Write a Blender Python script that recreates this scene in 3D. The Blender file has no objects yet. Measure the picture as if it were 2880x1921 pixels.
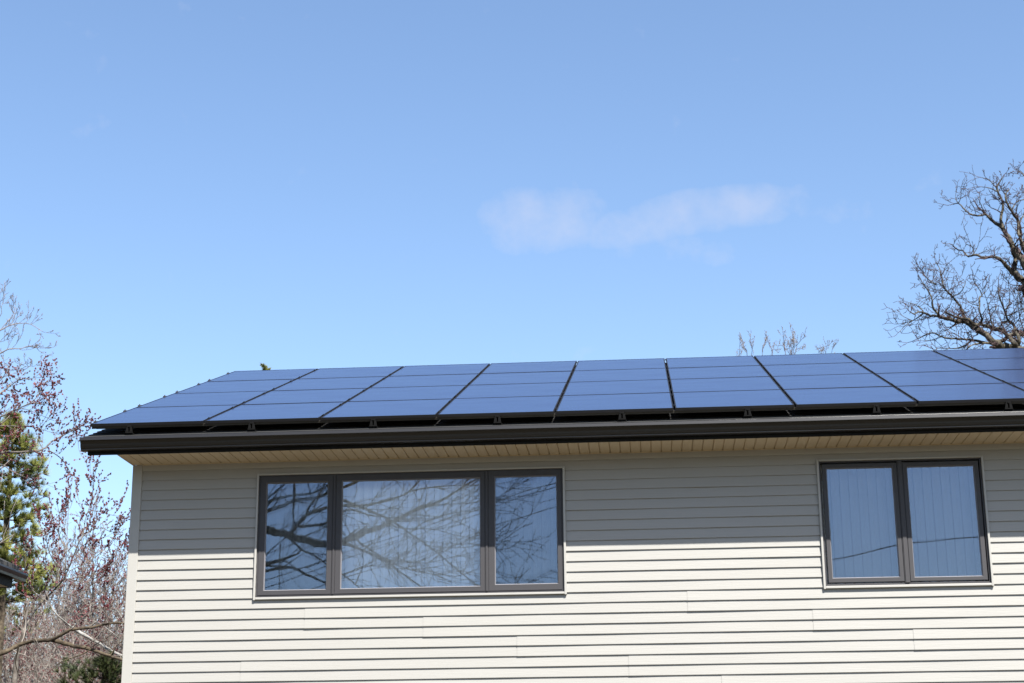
import bpy, math, random
from mathutils import Vector, Matrix
R = math.radians
S = bpy.context.scene
C = S.collection

# ------------------------------------------------------------------ camera
F, CX, CY, CZ = 4730.91, 5.2298, -16.5433, 1.6      # focal length in px of a 2880 px wide frame
YAW, PITCH, ROLL = -0.080911, 0.278502, -0.008526
_cy, _sy, _cp, _sp = math.cos(YAW), math.sin(YAW), math.cos(PITCH), math.sin(PITCH)
FW = Vector((_sy*_cp, _cy*_cp, _sp)); RT = Vector((_cy, -_sy, 0)); UP = RT.cross(FW)
RT, UP = RT*math.cos(ROLL)+UP*math.sin(ROLL), UP*math.cos(ROLL)-RT*math.sin(ROLL)
CAM = Vector((CX, CY, CZ))
cd = bpy.data.cameras.new('camera'); cam = bpy.data.objects.new('camera', cd); C.objects.link(cam)
cam.matrix_world = Matrix.Translation(CAM) @ Matrix((RT, UP, -FW)).transposed().to_4x4()
cd.sensor_width = 36; cd.lens = 36*F/2880; cd.clip_end = 3000; cd.clip_start = .1
cd.dof.use_dof = True; cd.dof.focus_distance = 17.3; cd.dof.aperture_fstop = 4.2
S.camera = cam

def ray(px, py):
    return (RT*((px-1440)/F) - UP*((py-960.5)/F) + FW)
def at(px, py, Y, dy=0):                       # point on the vertical plane y = Y seen at a photo pixel
    d = ray(px, py); return CAM + d*((Y-CY)/d.y)
def atz(px, py, Z):
    d = ray(px, py); return CAM + d*((Z-CZ)/d.z)

# ------------------------------------------------------------------ light
SUN = Vector((.62, -1.0, 1.55)).normalized()
S.view_settings.view_transform = 'Standard'; S.view_settings.look = 'None'
S.view_settings.exposure = 1.75; S.view_settings.gamma = 1
w = bpy.data.worlds.new('World'); S.world = w; w.use_nodes = True
nt = w.node_tree; N = nt.nodes; L = nt.links; N.clear()
out = N.new('ShaderNodeOutputWorld'); bg = N.new('ShaderNodeBackground'); sky = N.new('ShaderNodeTexSky')
sky.sky_type = 'NISHITA'; sky.sun_disc = False
sky.sun_elevation = math.asin(SUN.z); sky.sun_rotation = math.atan2(SUN.x, SUN.y)
sky.air_density = 1.0; sky.dust_density = 1.0; sky.ozone_density = 2.2; sky.altitude = 200
bg.inputs['Strength'].default_value = .0705
tc = N.new('ShaderNodeTexCoord')
# thin clouds: fixed directions in the sky
c0 = ray(1750, 615).normalized(); cu = RT; cv = UP
def dot(v):
    n = N.new('ShaderNodeVectorMath'); n.operation = 'DOT_PRODUCT'; n.inputs[1].default_value = v
    L.new(tc.outputs['Generated'], n.inputs[0]); return n.outputs['Value']
def mth(op, a, b=None, clamp=False):
    n = N.new('ShaderNodeMath'); n.operation = op; n.use_clamp = clamp
    for i, x in enumerate((a, b)):
        if x is None: continue
        if isinstance(x, (int, float)): n.inputs[i].default_value = x
        else: L.new(x, n.inputs[i])
    return n.outputs[0]
fu, fv, ff = dot(RT), dot(UP), dot(FW)
ff2 = mth('MAXIMUM', ff, .05)
U = mth('DIVIDE', fu, ff2); V = mth('DIVIDE', fv, ff2)
cmb = N.new('ShaderNodeCombineXYZ'); L.new(U, cmb.inputs[0]); L.new(V, cmb.inputs[1])
nz = N.new('ShaderNodeTexNoise'); nz.inputs['Scale'].default_value = 34; nz.inputs['Detail'].default_value = 7; nz.inputs['Roughness'].default_value = .58
L.new(cmb.outputs[0], nz.inputs['Vector'])
nz2 = N.new('ShaderNodeTexNoise'); nz2.inputs['Scale'].default_value = 75; nz2.inputs['Detail'].default_value = 4
L.new(cmb.outputs[0], nz2.inputs['Vector'])
def blob(px, py, a, b, slope=0, pw=1.0):
    u0, v0 = (px-1440)/F, -(py-960.5)/F
    du = mth('SUBTRACT', U, u0); dv = mth('SUBTRACT', V, v0)
    dv = mth('SUBTRACT', dv, mth('MULTIPLY', du, slope))
    e = mth('ADD', mth('POWER', mth('ABSOLUTE', mth('DIVIDE', du, a/F)), 2.6), mth('POWER', mth('ABSOLUTE', mth('DIVIDE', dv, b/F)), 2.2))
    return mth('MULTIPLY', mth('SUBTRACT', 1.0, e, True), pw)
m = blob(1515, 622, 185, 105, 0, .95)
for q in ((1600, 600, 120, 70, .1, .5), (1790, 640, 170, 62, .12, .85), (2010, 590, 290, 72, .12, 1.0), (2150, 575, 150, 55, .05, .45),
          (1880, 690, 260, 60, -.1, .25), (2350, 590, 150, 40, 0, .12)):
    m = mth('MAXIMUM', m, blob(*q))
nn = mth('ADD', mth('MULTIPLY', nz.outputs['Fac'], .72), mth('MULTIPLY', nz2.outputs['Fac'], .25))
den = mth('MULTIPLY', mth('SUBTRACT', mth('ADD', mth('MULTIPLY', mth('POWER', m, .6), .40), nn), .60, True), 2.6, True)
fac = mth('MULTIPLY', mth('MULTIPLY', den, mth('GREATER_THAN', ff, .2)), .32)
hs = N.new('ShaderNodeHueSaturation'); hs.inputs['Saturation'].default_value = 1.03; hs.inputs['Value'].default_value = 1.0
L.new(sky.outputs[0], hs.inputs['Color'])
mx = N.new('ShaderNodeMix'); mx.data_type = 'RGBA'
L.new(fac, mx.inputs[0]); L.new(hs.outputs[0], mx.inputs[6]); mx.inputs[7].default_value = (3.5, 3.45, 3.85, 1)
L.new(mx.outputs[2], bg.inputs[0]); L.new(bg.outputs[0], out.inputs[0])
sl = bpy.data.lights.new('sun', 'SUN'); so = bpy.data.objects.new('sun', sl); C.objects.link(so)
sl.energy = 4.55; sl.angle = R(.53); sl.color = (1, .965, .91)
so.rotation_euler = SUN.to_track_quat('Z', 'Y').to_euler(); so.location = (20, -30, 40)

# ------------------------------------------------------------------ materials
def mat(name, col, rough=.6, metal=0, spec=.5, var=0, scale=6, bump=0, bscale=40, stretch=None, coat=0, coatr=.1, ior=None):
    m = bpy.data.materials.new(name); m.use_nodes = True
    t = m.node_tree; b = t.nodes['Principled BSDF']
    b.inputs['Base Color'].default_value = (*col, 1); b.inputs['Roughness'].default_value = rough
    b.inputs['Metallic'].default_value = metal; b.inputs['Specular IOR Level'].default_value = spec
    if ior: b.inputs['IOR'].default_value = ior
    b.inputs['Coat Weight'].default_value = coat; b.inputs['Coat Roughness'].default_value = coatr
    co = t.nodes.new('ShaderNodeTexCoord'); src = co.outputs['Object']
    if stretch:
        mp = t.nodes.new('ShaderNodeMapping'); mp.inputs['Scale'].default_value = stretch
        t.links.new(src, mp.inputs[0]); src = mp.outputs[0]
    if var:
        n = t.nodes.new('ShaderNodeTexNoise'); n.inputs['Scale'].default_value = scale; n.inputs['Detail'].default_value = 5
        t.links.new(src, n.inputs['Vector'])
        x = t.nodes.new('ShaderNodeMix'); x.data_type = 'RGBA'
        x.inputs[6].default_value = (*[c*(1-var) for c in col], 1); x.inputs[7].default_value = (*[min(1, c*(1+var)) for c in col], 1)
        t.links.new(n.outputs['Fac'], x.inputs[0]); t.links.new(x.outputs[2], b.inputs['Base Color'])
    if bump:
        n = t.nodes.new('ShaderNodeTexNoise'); n.inputs['Scale'].default_value = bscale; n.inputs['Detail'].default_value = 4
        t.links.new(src, n.inputs['Vector'])
        q = t.nodes.new('ShaderNodeBump'); q.inputs['Strength'].default_value = bump; q.inputs['Distance'].default_value = .01
        t.links.new(n.outputs['Fac'], q.inputs['Height']); t.links.new(q.outputs[0], b.inputs['Normal'])
    return m
M = {}
M['siding'] = mat('vinyl_siding', (.246, .239, .220), .5, spec=.35, var=.035, scale=1.3, stretch=(.6, 1, 9), bump=.10, bscale=9)
M['trim'] = mat('vinyl_trim', (.283, .275, .253), .45, spec=.4, var=.02)
M['soffit'] = mat('vinyl_soffit', (.47, .385, .265), .5, spec=.3, var=.05, scale=2)
M['alu'] = mat('bronze_aluminium', (0.0099, 0.009, 0.00855), .36, spec=.35, var=.12, scale=3, bump=.03, bscale=6, coat=.2, coatr=.2)
M['fascia'] = mat('dark_fascia', (0.0045, 0.00432, 0.00405), .6, spec=.15, var=.1)
M['frame'] = mat('window_bronze', (.023, .0215, .024), .62, spec=.5, var=.06, scale=8, stretch=(1, 1, .3))
M['bead'] = mat('glazing_bead', (.14, .135, .14), .45)
M['gasket'] = mat('black_gasket', (0.00443, 0.00443, 0.00481), .6)
M['shingle'] = mat('asphalt_shingle', (0.0108, 0.0108, 0.0108), .9, var=.5, scale=40, bump=.6, bscale=120)
M['oldshingle'] = mat('weathered_shingle', (0.0369, 0.0351, 0.0333), .9, var=.4, scale=14, bump=.5, bscale=80)
M['pframe'] = mat('black_anodised', (.005, .005, .006), .55, spec=.25, var=.25, scale=5)
M['rail'] = mat('rail_black', (0.0252, 0.0216, 0.0162), .6, spec=.3, var=.1)
M['foot'] = mat('foot_black', (.004, .004, .004), .8, spec=.08, var=.15, scale=20)
M['steel'] = mat('clamp_steel', (0.203, 0.192, 0.177), .35, metal=.9)
M['clampd'] = mat('clamp_black', (0.0111, 0.0111, 0.0119), .4, metal=.4)
M['drip'] = mat('mill_aluminium', (.6, .58, .54), .4, metal=.25, var=.35, scale=12)
M['blind'] = mat('blind_vinyl', (.88, .87, .83), .6, var=.03)
M['room'] = mat('room_plaster', (.7, .67, .62), .9)
M['sill'] = mat('interior_sill', (0.675, 0.666, 0.63), .6)
M['lawn'] = mat('lawn', (.055, .043, .022), .95, var=.35, scale=1.2, bump=.4, bscale=30)
M['maroon'] = mat('maroon_boards', (0.0369, 0.013, 0.0166), .8, var=.15, stretch=(8, 1, 1))
M['cable'] = mat('cable_black', (0.00739, 0.00739, 0.00815), .6)
M['pole'] = mat('pole_wood', (0.0481, 0.0369, 0.0258), .9, var=.3, scale=3)
def bark(name, a, b, scale=9):
    m = mat(name, a, .92, spec=.15)
    t = m.node_tree; bs = t.nodes['Principled BSDF']; co = t.nodes.new('ShaderNodeTexCoord')
    n = t.nodes.new('ShaderNodeTexNoise'); n.inputs['Scale'].default_value = scale; n.inputs['Detail'].default_value = 6; n.inputs['Roughness'].default_value = .7
    t.links.new(co.outputs['Object'], n.inputs['Vector'])
    r = t.nodes.new('ShaderNodeValToRGB'); r.color_ramp.elements[0].position = .38; r.color_ramp.elements[1].position = .64
    r.color_ramp.elements[0].color = (*a, 1); r.color_ramp.elements[1].color = (*b, 1)
    t.links.new(n.outputs['Fac'], r.inputs[0]); t.links.new(r.outputs[0], bs.inputs['Base Color'])
    q = t.nodes.new('ShaderNodeBump'); q.inputs['Strength'].default_value = .7; q.inputs['Distance'].default_value = .03
    t.links.new(n.outputs['Fac'], q.inputs['Height']); t.links.new(q.outputs[0], bs.inputs['Normal'])
    return m
M['oak'] = bark('oak_bark', (0.0185, 0.0156, 0.0126), (0.0999, 0.0886, 0.0662))
M['oaktwig'] = bark('oak_twig', (0.0369, 0.024, 0.024), (0.0627, 0.0443, 0.0443), 3)
M['grey'] = bark('grey_bark', (0.0739, 0.0627, 0.0536), (0.156, 0.14, 0.122), 6)
M['greytwig'] = bark('grey_twig', (.125, .106, .092), (.23, .205, .18), 2)
M['pale'] = bark('pale_bark', (0.133, 0.111, 0.0999), (0.203, 0.177, 0.162), 5)
M['brown'] = bark('brown_bark', (0.0203, 0.0156, 0.0111), (0.0963, 0.0758, 0.0518), 7)
M['birch'] = bark('birch_bark', (0.111, 0.104, 0.0927), (0.288, 0.277, 0.258), 6)
M['front'] = bark('front_bark', (0.0222, 0.0192, 0.0166), (0.0443, 0.0388, 0.0333), 5)
M['bud'] = mat('red_buds', (.085, .011, .014), .7, var=.5, scale=2)
M['budtip'] = mat('oak_buds', (0.063, 0.0315, 0.0288), .7, var=.3, scale=2)
def needle(name, a, b):
    m = mat(name, a, .6, spec=.25); t = m.node_tree; bs = t.nodes['Principled BSDF']
    co = t.nodes.new('ShaderNodeTexCoord'); n = t.nodes.new('ShaderNodeTexNoise'); n.inputs['Scale'].default_value = 1.6; n.inputs['Detail'].default_value = 3
    t.links.new(co.outputs['Object'], n.inputs['Vector'])
    x = t.nodes.new('ShaderNodeValToRGB'); x.color_ramp.elements[0].position = .35; x.color_ramp.elements[1].position = .65
    x.color_ramp.elements[0].color = (*a, 1); x.color_ramp.elements[1].color = (*b, 1)
    t.links.new(n.outputs['Fac'], x.inputs[0]); t.links.new(x.outputs[0], bs.inputs['Base Color']); return m
M['pine'] = needle('pine_needles', (.055, .072, .016), (.20, .20, .045))
M['juniper'] = needle('juniper_needles', (0.0111, 0.0203, 0.00553), (0.0443, 0.0518, 0.0148))

def glass(name, refl, tint, wav):
    m = bpy.data.materials.new(name); m.use_nodes = True; t = m.node_tree; t.nodes.clear()
    o = t.nodes.new('ShaderNodeOutputMaterial'); mx = t.nodes.new('ShaderNodeMixShader')
    g = t.nodes.new('ShaderNodeBsdfGlossy'); g.inputs['Roughness'].default_value = .0; g.inputs['Color'].default_value = (.64, .76, 1, 1)
    tr = t.nodes.new('ShaderNodeBsdfTransparent'); tr.inputs['Color'].default_value = (*tint, 1)
    f = t.nodes.new('ShaderNodeFresnel'); f.inputs['IOR'].default_value = 1.5
    a = t.nodes.new('ShaderNodeMath'); a.operation = 'ADD'; a.use_clamp = True; a.inputs[1].default_value = refl
    t.links.new(f.outputs[0], a.inputs[0]); t.links.new(a.outputs[0], mx.inputs[0])
    t.links.new(tr.outputs[0], mx.inputs[1]); t.links.new(g.outputs[0], mx.inputs[2]); t.links.new(mx.outputs[0], o.inputs[0])
    return m
M['glass'] = glass('window_glass', .135, (.95, .96, .95), .00005)
M['glassdark'] = glass('window_glass_side', .085, (.93, .95, .95), .00005)
M['inner'] = glass('inner_glass', .015, (.96, .97, .96), .00003)
def screen():
    m = bpy.data.materials.new('insect_screen'); m.use_nodes = True; t = m.node_tree; t.nodes.clear()
    o = t.nodes.new('ShaderNodeOutputMaterial'); mx = t.nodes.new('ShaderNodeMixShader'); mx.inputs[0].default_value = .55
    d = t.nodes.new('ShaderNodeBsdfDiffuse'); d.inputs['Color'].default_value = (.022, .024, .028, 1); tr = t.nodes.new('ShaderNodeBsdfTransparent')
    t.links.new(tr.outputs[0], mx.inputs[1]); t.links.new(d.outputs[0], mx.inputs[2]); t.links.new(mx.outputs[0], o.inputs[0]); return m
M['screen'] = screen()

# photovoltaic glass: dark cells under slightly stippled glass
def pv():
    m = bpy.data.materials.new('solar_glass'); m.use_nodes = True; t = m.node_tree; b = t.nodes['Principled BSDF']
    b.inputs['Base Color'].default_value = (.012, .02, .055, 1); b.inputs['Roughness'].default_value = .16
    b.inputs['IOR'].default_value = 2.1; b.inputs['Specular IOR Level'].default_value = .6
    b.inputs['Specular Tint'].default_value = (.67, .71, 1, 1)
    co = t.nodes.new('ShaderNodeTexCoord')
    mp = t.nodes.new('ShaderNodeMapping'); mp.inputs['Scale'].default_value = (.7, 3, 1); t.links.new(co.outputs['Object'], mp.inputs[0])
    n = t.nodes.new('ShaderNodeTexNoise'); n.inputs['Scale'].default_value = 1.7; n.inputs['Detail'].default_value = 3; t.links.new(mp.outputs[0], n.inputs[0])
    r = t.nodes.new('ShaderNodeMapRange'); r.inputs[3].default_value = .10; r.inputs[4].default_value = .24
    t.links.new(n.outputs['Fac'], r.inputs[0]); t.links.new(r.outputs[0], b.inputs['Roughness'])
    q = t.nodes.new('ShaderNodeBump'); q.inputs['Strength'].default_value = .25; q.inputs['Distance'].default_value = .004
    t.links.new(n.outputs['Fac'], q.inputs['Height']); t.links.new(q.outputs[0], b.inputs['Normal'])
    return m
M['pv'] = pv()

# ------------------------------------------------------------------ mesh helpers
class MB:
    def __init__(s): s.v = []; s.f = []
    def box(s, x0, x1, y0, y1, z0, z1):
        n = len(s.v); s.v += [(x, y, z) for z in (z0, z1) for y in (y0, y1) for x in (x0, x1)]
        s.f += [tuple(n+i for i in q) for q in ((0, 2, 3, 1), (4, 5, 7, 6), (0, 1, 5, 4), (2, 6, 7, 3), (0, 4, 6, 2), (1, 3, 7, 5))]
    def quad(s, *p): n = len(s.v); s.v += [tuple(q) for q in p]; s.f.append(tuple(range(n, n+len(p))))
    def hexa(s, p):      # 8 points: bottom ring then top ring
        n = len(s.v); s.v += [tuple(q) for q in p]
        s.f += [tuple(n+i for i in q) for q in ((3, 2, 1, 0), (4, 5, 6, 7), (0, 1, 5, 4), (1, 2, 6, 5), (2, 3, 7, 6), (3, 0, 4, 7))]
    def sweep(s, prof, x0, x1, cap=True, xs=None):  # closed (y,z) profile along x
        xs = xs or [x0, x1]; n = len(s.v); k = len(prof)
        for x in xs: s.v += [(x, y, z) for y, z in prof]
        for j in range(len(xs)-1):
            for i in range(k):
                a = n+j*k+i; b = n+j*k+(i+1) % k; s.f.append((a, b, b+k, a+k))
        if cap: s.f.append(tuple(n+i for i in range(k))); s.f.append(tuple(n+(len(xs)-1)*k+i for i in reversed(range(k))))
    def tube(s, pts, rad, k=5):
        n = len(s.v); u = None
        for i, p in enumerate(pts):
            d = (pts[min(i+1, len(pts)-1)]-pts[max(i-1, 0)]).normalized()
            if u is None: u = d.orthogonal().normalized()
            u = (u - d*u.dot(d)); u = u.normalized() if u.length > 1e-6 else d.orthogonal().normalized()
            w_ = d.cross(u)
            for j in range(k):
                a = 2*math.pi*j/k; q = p+(u*math.cos(a)+w_*math.sin(a))*rad[i]; s.v.append((q.x, q.y, q.z))
        for i in range(len(pts)-1):
            for j in range(k):
                a = n+i*k+j; b = n+i*k+(j+1) % k; s.f.append((a, b, b+k, a+k))
        s.f.append(tuple(n+(len(pts)-1)*k+j for j in range(k)))
    def build(s, name, m, parent=None, smooth=False, bevel=0):
        off = Vector((0, 0, 0)); q = parent
        while q: off += q.location; q = q.parent
        if off.length: s.v = [(x-off.x, y-off.y, z-off.z) for x, y, z in s.v]
        me = bpy.data.meshes.new(name); me.from_pydata(s.v, [], s.f); me.materials.append(M[m] if isinstance(m, str) else m)
        if smooth: me.polygons.foreach_set('use_smooth', [True]*len(me.polygons))
        me.update(); o = bpy.data.objects.new(name, me); C.objects.link(o)
        if bevel:
            b = o.modifiers.new('bevel', 'BEVEL'); b.width = bevel; b.segments = 2; b.limit_method = 'ANGLE'
        if parent: o.parent = parent
        return o
def tag(o, label=None, cat=None, group=None, kind=None):
    for k, x in (('label', label), ('category', cat), ('group', group), ('kind', kind)):
        if x: o[k] = x
    return o
def empty(name, loc=(0, 0, 0)):
    o = bpy.data.objects.new(name, None); o.empty_display_size = .2; C.objects.link(o); o.location = loc; return o

# ------------------------------------------------------------------ ground
g = MB(); g.quad((-900, -900, 0), (900, -900, 0), (900, 900, 0), (-900, 900, 0))
tag(g.build('ground', 'lawn'), kind='structure')

# ------------------------------------------------------------------ house
SP = .1016; Z0 = 5.0873; ZS = 5.1475; TAN = math.tan(.34706)
HX1 = 13.2; HY1 = 11.0; RY = 5.35
house = tag(empty('house'), 'pale vinyl sided house with dark gutter and black shingled roof under solar panels', 'house')
W1 = dict(x0=1.304, x1=4.386, z0=3.772, z1=5.006)
W2 = dict(x0=6.920, x1=8.498, z0=3.776, z1=5.008)
rng = random.Random(5)
joints = {}
def jt(px, py):
    p = at(px, py, -.01); i = int(math.floor((Z0-p.z)/SP)); return i, p.x
for px, py in ((857, 1715), (1190, 1750), (1454, 1800), (1768, 1850), (1933, 1680), (2286, 1730), (677, 1875), (1925, 1336), (2030, 1918), (2569, 1785), (2620, 1330), (845, 1322)):
    i, x = jt(px, py); i -= i % 2 if False else 0
    joints.setdefault(i, []).append(x)
    if i+1 not in joints or True: joints.setdefault(i+1, []).append(x)
for i in range(22, 60, 2):
    for _ in range(2):
        x = rng.uniform(.5, 12.5); joints.setdefault(i, []).append(x); joints.setdefault(i+1, []).append(x)
wall = MB()
def course(i):
    zt, zb = Z0-i*SP, Z0-(i+1)*SP
    if zb < .3: return
    xs = sorted([.085]+joints.get(i, [])+[HX1])
    for k in range(len(xs)-1):
        a, b = xs[k], xs[k+1]; LF = lambda x: .0034*max(0, 1-(x-a)/.55) if k else 0.0
        drop = .0015 if k else 0
        cuts = sorted({a, b} | {x for W in (W1, W2) for x in (W['x0'], W['x1']) if a < x < b})
        for c in range(len(cuts)-1):
            p, q = cuts[c], cuts[c+1]; mid = (p+q)/2; lo, hi = zb, zt; segs = [(lo-drop, hi)]
            for W in (W1, W2):
                if W['x0'] < mid < W['x1']:
                    segs = []
                    if lo < W['z0'] < hi: segs.append((lo-drop, W['z0']))
                    elif hi <= W['z0']: segs.append((lo-drop, hi))
                    if lo < W['z1'] < hi: segs.append((W['z1'], hi))
                    elif lo >= W['z1']: segs.append((lo-drop, hi))
            for s0, s1 in segs:
                n = max(3, int((q-p)/.22)); f0 = (zt-s0)/SP; f1 = (zt-s1)/SP
                yb = lambda f, x: -.0015-.0128*f-LF(x)
                base = len(wall.v)
                for j in range(n+1):
                    x = p+(q-p)*j/n; wv = .0008*math.sin(x*2.3+i*1.7)+.0006*math.sin(x*5.1+i*3.1); dz = .0005*math.sin(x*1.9+i*2.2)
                    wall.v += [(x, .004, s0+dz), (x, yb(f0, x)+wv, s0+dz), (x, yb(f0, x)+wv-.0003, s0+dz+.004), (x, yb(f1, x)+wv*.3, s1+.001)]
                for j in range(n):
                    o = base+4*j
                    for e in range(3): wall.f.append((o+e, o+e+4, o+e+5, o+e+1))
                for o in (base, base+4*n): wall.f.append((o, o+1, o+2, o+3))
for i in range(0, 48): course(i)
wall.build('siding', 'siding', house)
core = MB()                                    # sheathing behind the siding, other walls and foundation
def holed(y0, y1):
    xs = [0.02, W1['x0'], W1['x1'], W2['x0'], W2['x1'], HX1]
    core.box(xs[0], xs[1], y0, y1, .3, 5.3); core.box(xs[2], xs[3], y0, y1, .3, 5.3); core.box(xs[4], xs[5], y0, y1, .3, 5.3)
    for W in (W1, W2): core.box(W['x0'], W['x1'], y0, y1, .3, W['z0']); core.box(W['x0'], W['x1'], y0, y1, W['z1'], 5.3)
holed(.006, .12)
core.box(.02, .14, .1205, HY1, .3, 5.3); core.box(HX1-.12, HX1, .1205, HY1, .3, 5.3); core.box(.1405, HX1-.1205, HY1-.12, HY1, .3, 5.3)
core.quad((.03, 0.01, 5.3), (.03, HY1, 5.3), (.03, RY, 5.3+TAN*(RY-.0)*.98))
core.quad((HX1-.01, 0.01, 5.3), (HX1-.01, HY1, 5.3), (HX1-.01, RY, 5.3+TAN*RY*.98))
core.build('wall_core', 'trim', house)
f = MB(); f.box(.03, HX1-.01, .02, HY1-.02, 0, .3); f.build('foundation', 'room', house)
cp = MB()
for i in range(12):
    pass
cp.box(-.012, .088, -.024, .005, .28, ZS-.001); cp.box(-.012, .012, .0055, .11, .28, ZS-.001)
cp.build('corner_post', 'trim', house, bevel=.004)
fz = MB(); fz.box(.0885, HX1, -.0185, .003, Z0-.003, ZS-.002)
fz.build('frieze', 'trim', house, bevel=.002)
# soffit: V grooved vinyl with a channel along the wall
gx = atz(845.5, 1298.1, ZS).x; so_ = MB(); x = gx-SP*math.floor((gx-.03)/SP); n0 = 0
ys = (-.534, -.0195)
prev = .0
while x < HX1:
    yb_ = ys[1]
    a, b = x-.008, x+.006
    so_.quad((prev, ys[0], ZS), (prev, yb_, ZS), (a, yb_, ZS), (a, ys[0], ZS))
    so_.quad((a, ys[0], ZS), (a, yb_, ZS), (x-.002, yb_, ZS+.012), (x-.002, ys[0], ZS+.012))
    so_.quad((x-.002, ys[0], ZS+.012), (x-.002, yb_, ZS+.012), (b, yb_, ZS), (b, ys[0], ZS))
    prev = b; x += SP
so_.quad((prev, ys[0], ZS), (prev, ys[1], ZS), (HX1, ys[1], ZS), (HX1, ys[0], ZS))
so_.box(-.002, HX1, ys[0], .0, ZS+.0145, ZS+.02)
so_.box(-.016, -.0005, ys[0], .0, ZS-.004, 5.29)         # end cap of the boxed eave
so_.build('soffit', 'soffit', house)
jc = MB(); jc.box(.0885, HX1, -.031, -.0188, ZS-.006, ZS-.0005); jc.build('soffit_channel', 'soffit', house)
fa = MB(); fa.box(-.312, HX1+.31, -.556, -.5345, 5.1455, 5.296)
fa.build('fascia', 'fascia', house, bevel=.003)
# rake boards up the gable
for xx in (-.312, HX1+.29):
    rk = MB()
    y0, y1 = -.534, RY; za, zb2 = 5.30+TAN*(y0+.66)-.02, 5.30+TAN*(y1+.66)-.02
    rk.hexa([(xx, y0, za-.15), (xx+.02, y0, za-.15), (xx+.02, y1, zb2-.15), (xx, y1, zb2-.15), (xx, y0, za), (xx+.02, y0, za), (xx+.02, y1, zb2), (xx, y1, zb2)])
    y0, y1 = RY, HY1+.55; zc = 5.30+TAN*(RY+.66)-.02; zd = zc-TAN*(y1-RY)
    rk.hexa([(xx, y0, zc-.15), (xx+.02, y0, zc-.15), (xx+.02, y1, zd-.15), (xx, y1, zd-.15), (xx, y0, zc), (xx+.02, y0, zc), (xx+.02, y1, zd), (xx, y1, zd)])
    rk.build('rake_board', 'fascia', house)
# roof with stepped shingle courses
rf = MB(); ex = .143; nC = int((RY+.64)/math.cos(.34706)/ex)+1; ct, st = math.cos(.34706), math.sin(.34706)
for i in range(nC):
    s0 = i*ex; s1 = min(s0+ex+.01, (RY+.64)/ct); xl = -.335+rng.uniform(-.004, .004)
    def P(s, h): return (-.64+s*ct-h*st, 5.303+s*st+h*ct)
    a = P(s0, .012); b = P(s1, .003); c = P(s1, -.012); d = P(s0, -.012)
    rf.sweep([a, b, c, d], xl, HX1+.335)
zr = 5.303+(RY+.64)*math.tan(.34706)
rf.hexa([(-.335, RY, zr-.012), (HX1+.335, RY, zr-.012), (HX1+.335, HY1+.6, zr-.012-TAN*(HY1+.6-RY)), (-.335, HY1+.6, zr-.012-TAN*(HY1+.6-RY)),
         (-.335, RY, zr+.005), (HX1+.335, RY, zr+.005), (HX1+.335, HY1+.6, zr+.005-TAN*(HY1+.6-RY)), (-.335, HY1+.6, zr+.005-TAN*(HY1+.6-RY))])
rf.build('roof', 'shingle', house)
# K style gutter
prof = [(-.5565, 5.300), (-.5565, 5.177), (-.622, 5.177), (-.630, 5.1795), (-.6325, 5.1835), (-.629, 5.188), (-.629, 5.196), (-.640, 5.2035), (-.646, 5.222),
        (-.650, 5.242), (-.662, 5.262), (-.680, 5.2665), (-.686, 5.271), (-.681, 5.2995), (-.677, 5.3025), (-.664, 5.3025), (-.664, 5.299), (-.676, 5.297), (-.680, 5.272),
        (-.667, 5.265), (-.652, 5.244), (-.643, 5.222), (-.637, 5.205), (-.622, 5.181), (-.5595, 5.181), (-.5595, 5.300)]
gt = MB(); gt.sweep(prof, -.358, HX1+.35, cap=False)
outer = prof[:14]+[(-.677, 5.3025)]
for xx in (-.358, HX1+.35):
    gt.sweep([(y, z) for y, z in outer], xx-.001, xx+.001)
gut = gt.build('gutter', 'alu', house)
# thin gutter guard edge catching the sun
dg = MB(); xs = [3.3+i*.06 for i in range(int((HX1-3.3)/.06))]
def dz(x): return min(1, max(0, (x-3.3)/4.5))
rr = random.Random(9); hh = [0]
for x in xs: hh.append(.7*hh[-1]+rr.uniform(-.0022, .0022))
for i, x in enumerate(xs[:-1]):
    z1 = 5.3038+.003*dz(x)+hh[i]*.7; z2 = 5.3038+.003*dz(xs[i+1])+hh[i+1]*.7; up = .002+.004*dz(x); up2 = .002+.004*dz(xs[i+1])
    dg.quad((x, -.668, z1), (xs[i+1], -.668, z2), (xs[i+1], -.650, z2+up2), (x, -.650, z1+up))
dg.build('gutter_guard', 'drip', house)

# ---- windows
def ringbox(m, x0, x1, z0, z1, w_, ya, yb, wb=None, wt=None):
    wb = wb or w_; wt = wt or w_
    m.box(x0, x0+w_, ya, yb, z0, z1); m.box(x1-w_, x1, ya, yb, z0, z1)
    m.box(x0+w_, x1-w_, ya, yb, z0, z0+wb); m.box(x0+w_, x1-w_, ya, yb, z1-wt, z1)
def sash(m, mb2, X0, X1, Z0_, Z1_, gx0, gx1, gz0, gz1, y, yg, bead=.009):
    o = [(X0, Z0_), (X1, Z0_), (X1, Z1_), (X0, Z1_)]; i = [(gx0-bead, gz0-bead), (gx1+bead, gz0-bead), (gx1+bead, gz1+bead), (gx0-bead, gz1+bead)]
    gg = [(gx0, gz0), (gx1, gz0), (gx1, gz1), (gx0, gz1)]
    for k in range(4):
        l = (k+1) % 4
        m.quad((o[k][0], y, o[k][1]), (o[l][0], y, o[l][1]), (i[l][0], y, i[l][1]), (i[k][0], y, i[k][1]))
        mb2.quad((i[k][0], y, i[k][1]), (i[l][0], y, i[l][1]), (gg[l][0], yg+.0015, gg[l][1]), (gg[k][0], yg+.0015, gg[k][1]))
        m.quad((o[k][0], y, o[k][1]), (o[k][0], y+.05, o[k][1]), (o[l][0], y+.05, o[l][1]), (o[l][0], y, o[l][1]))
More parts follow.
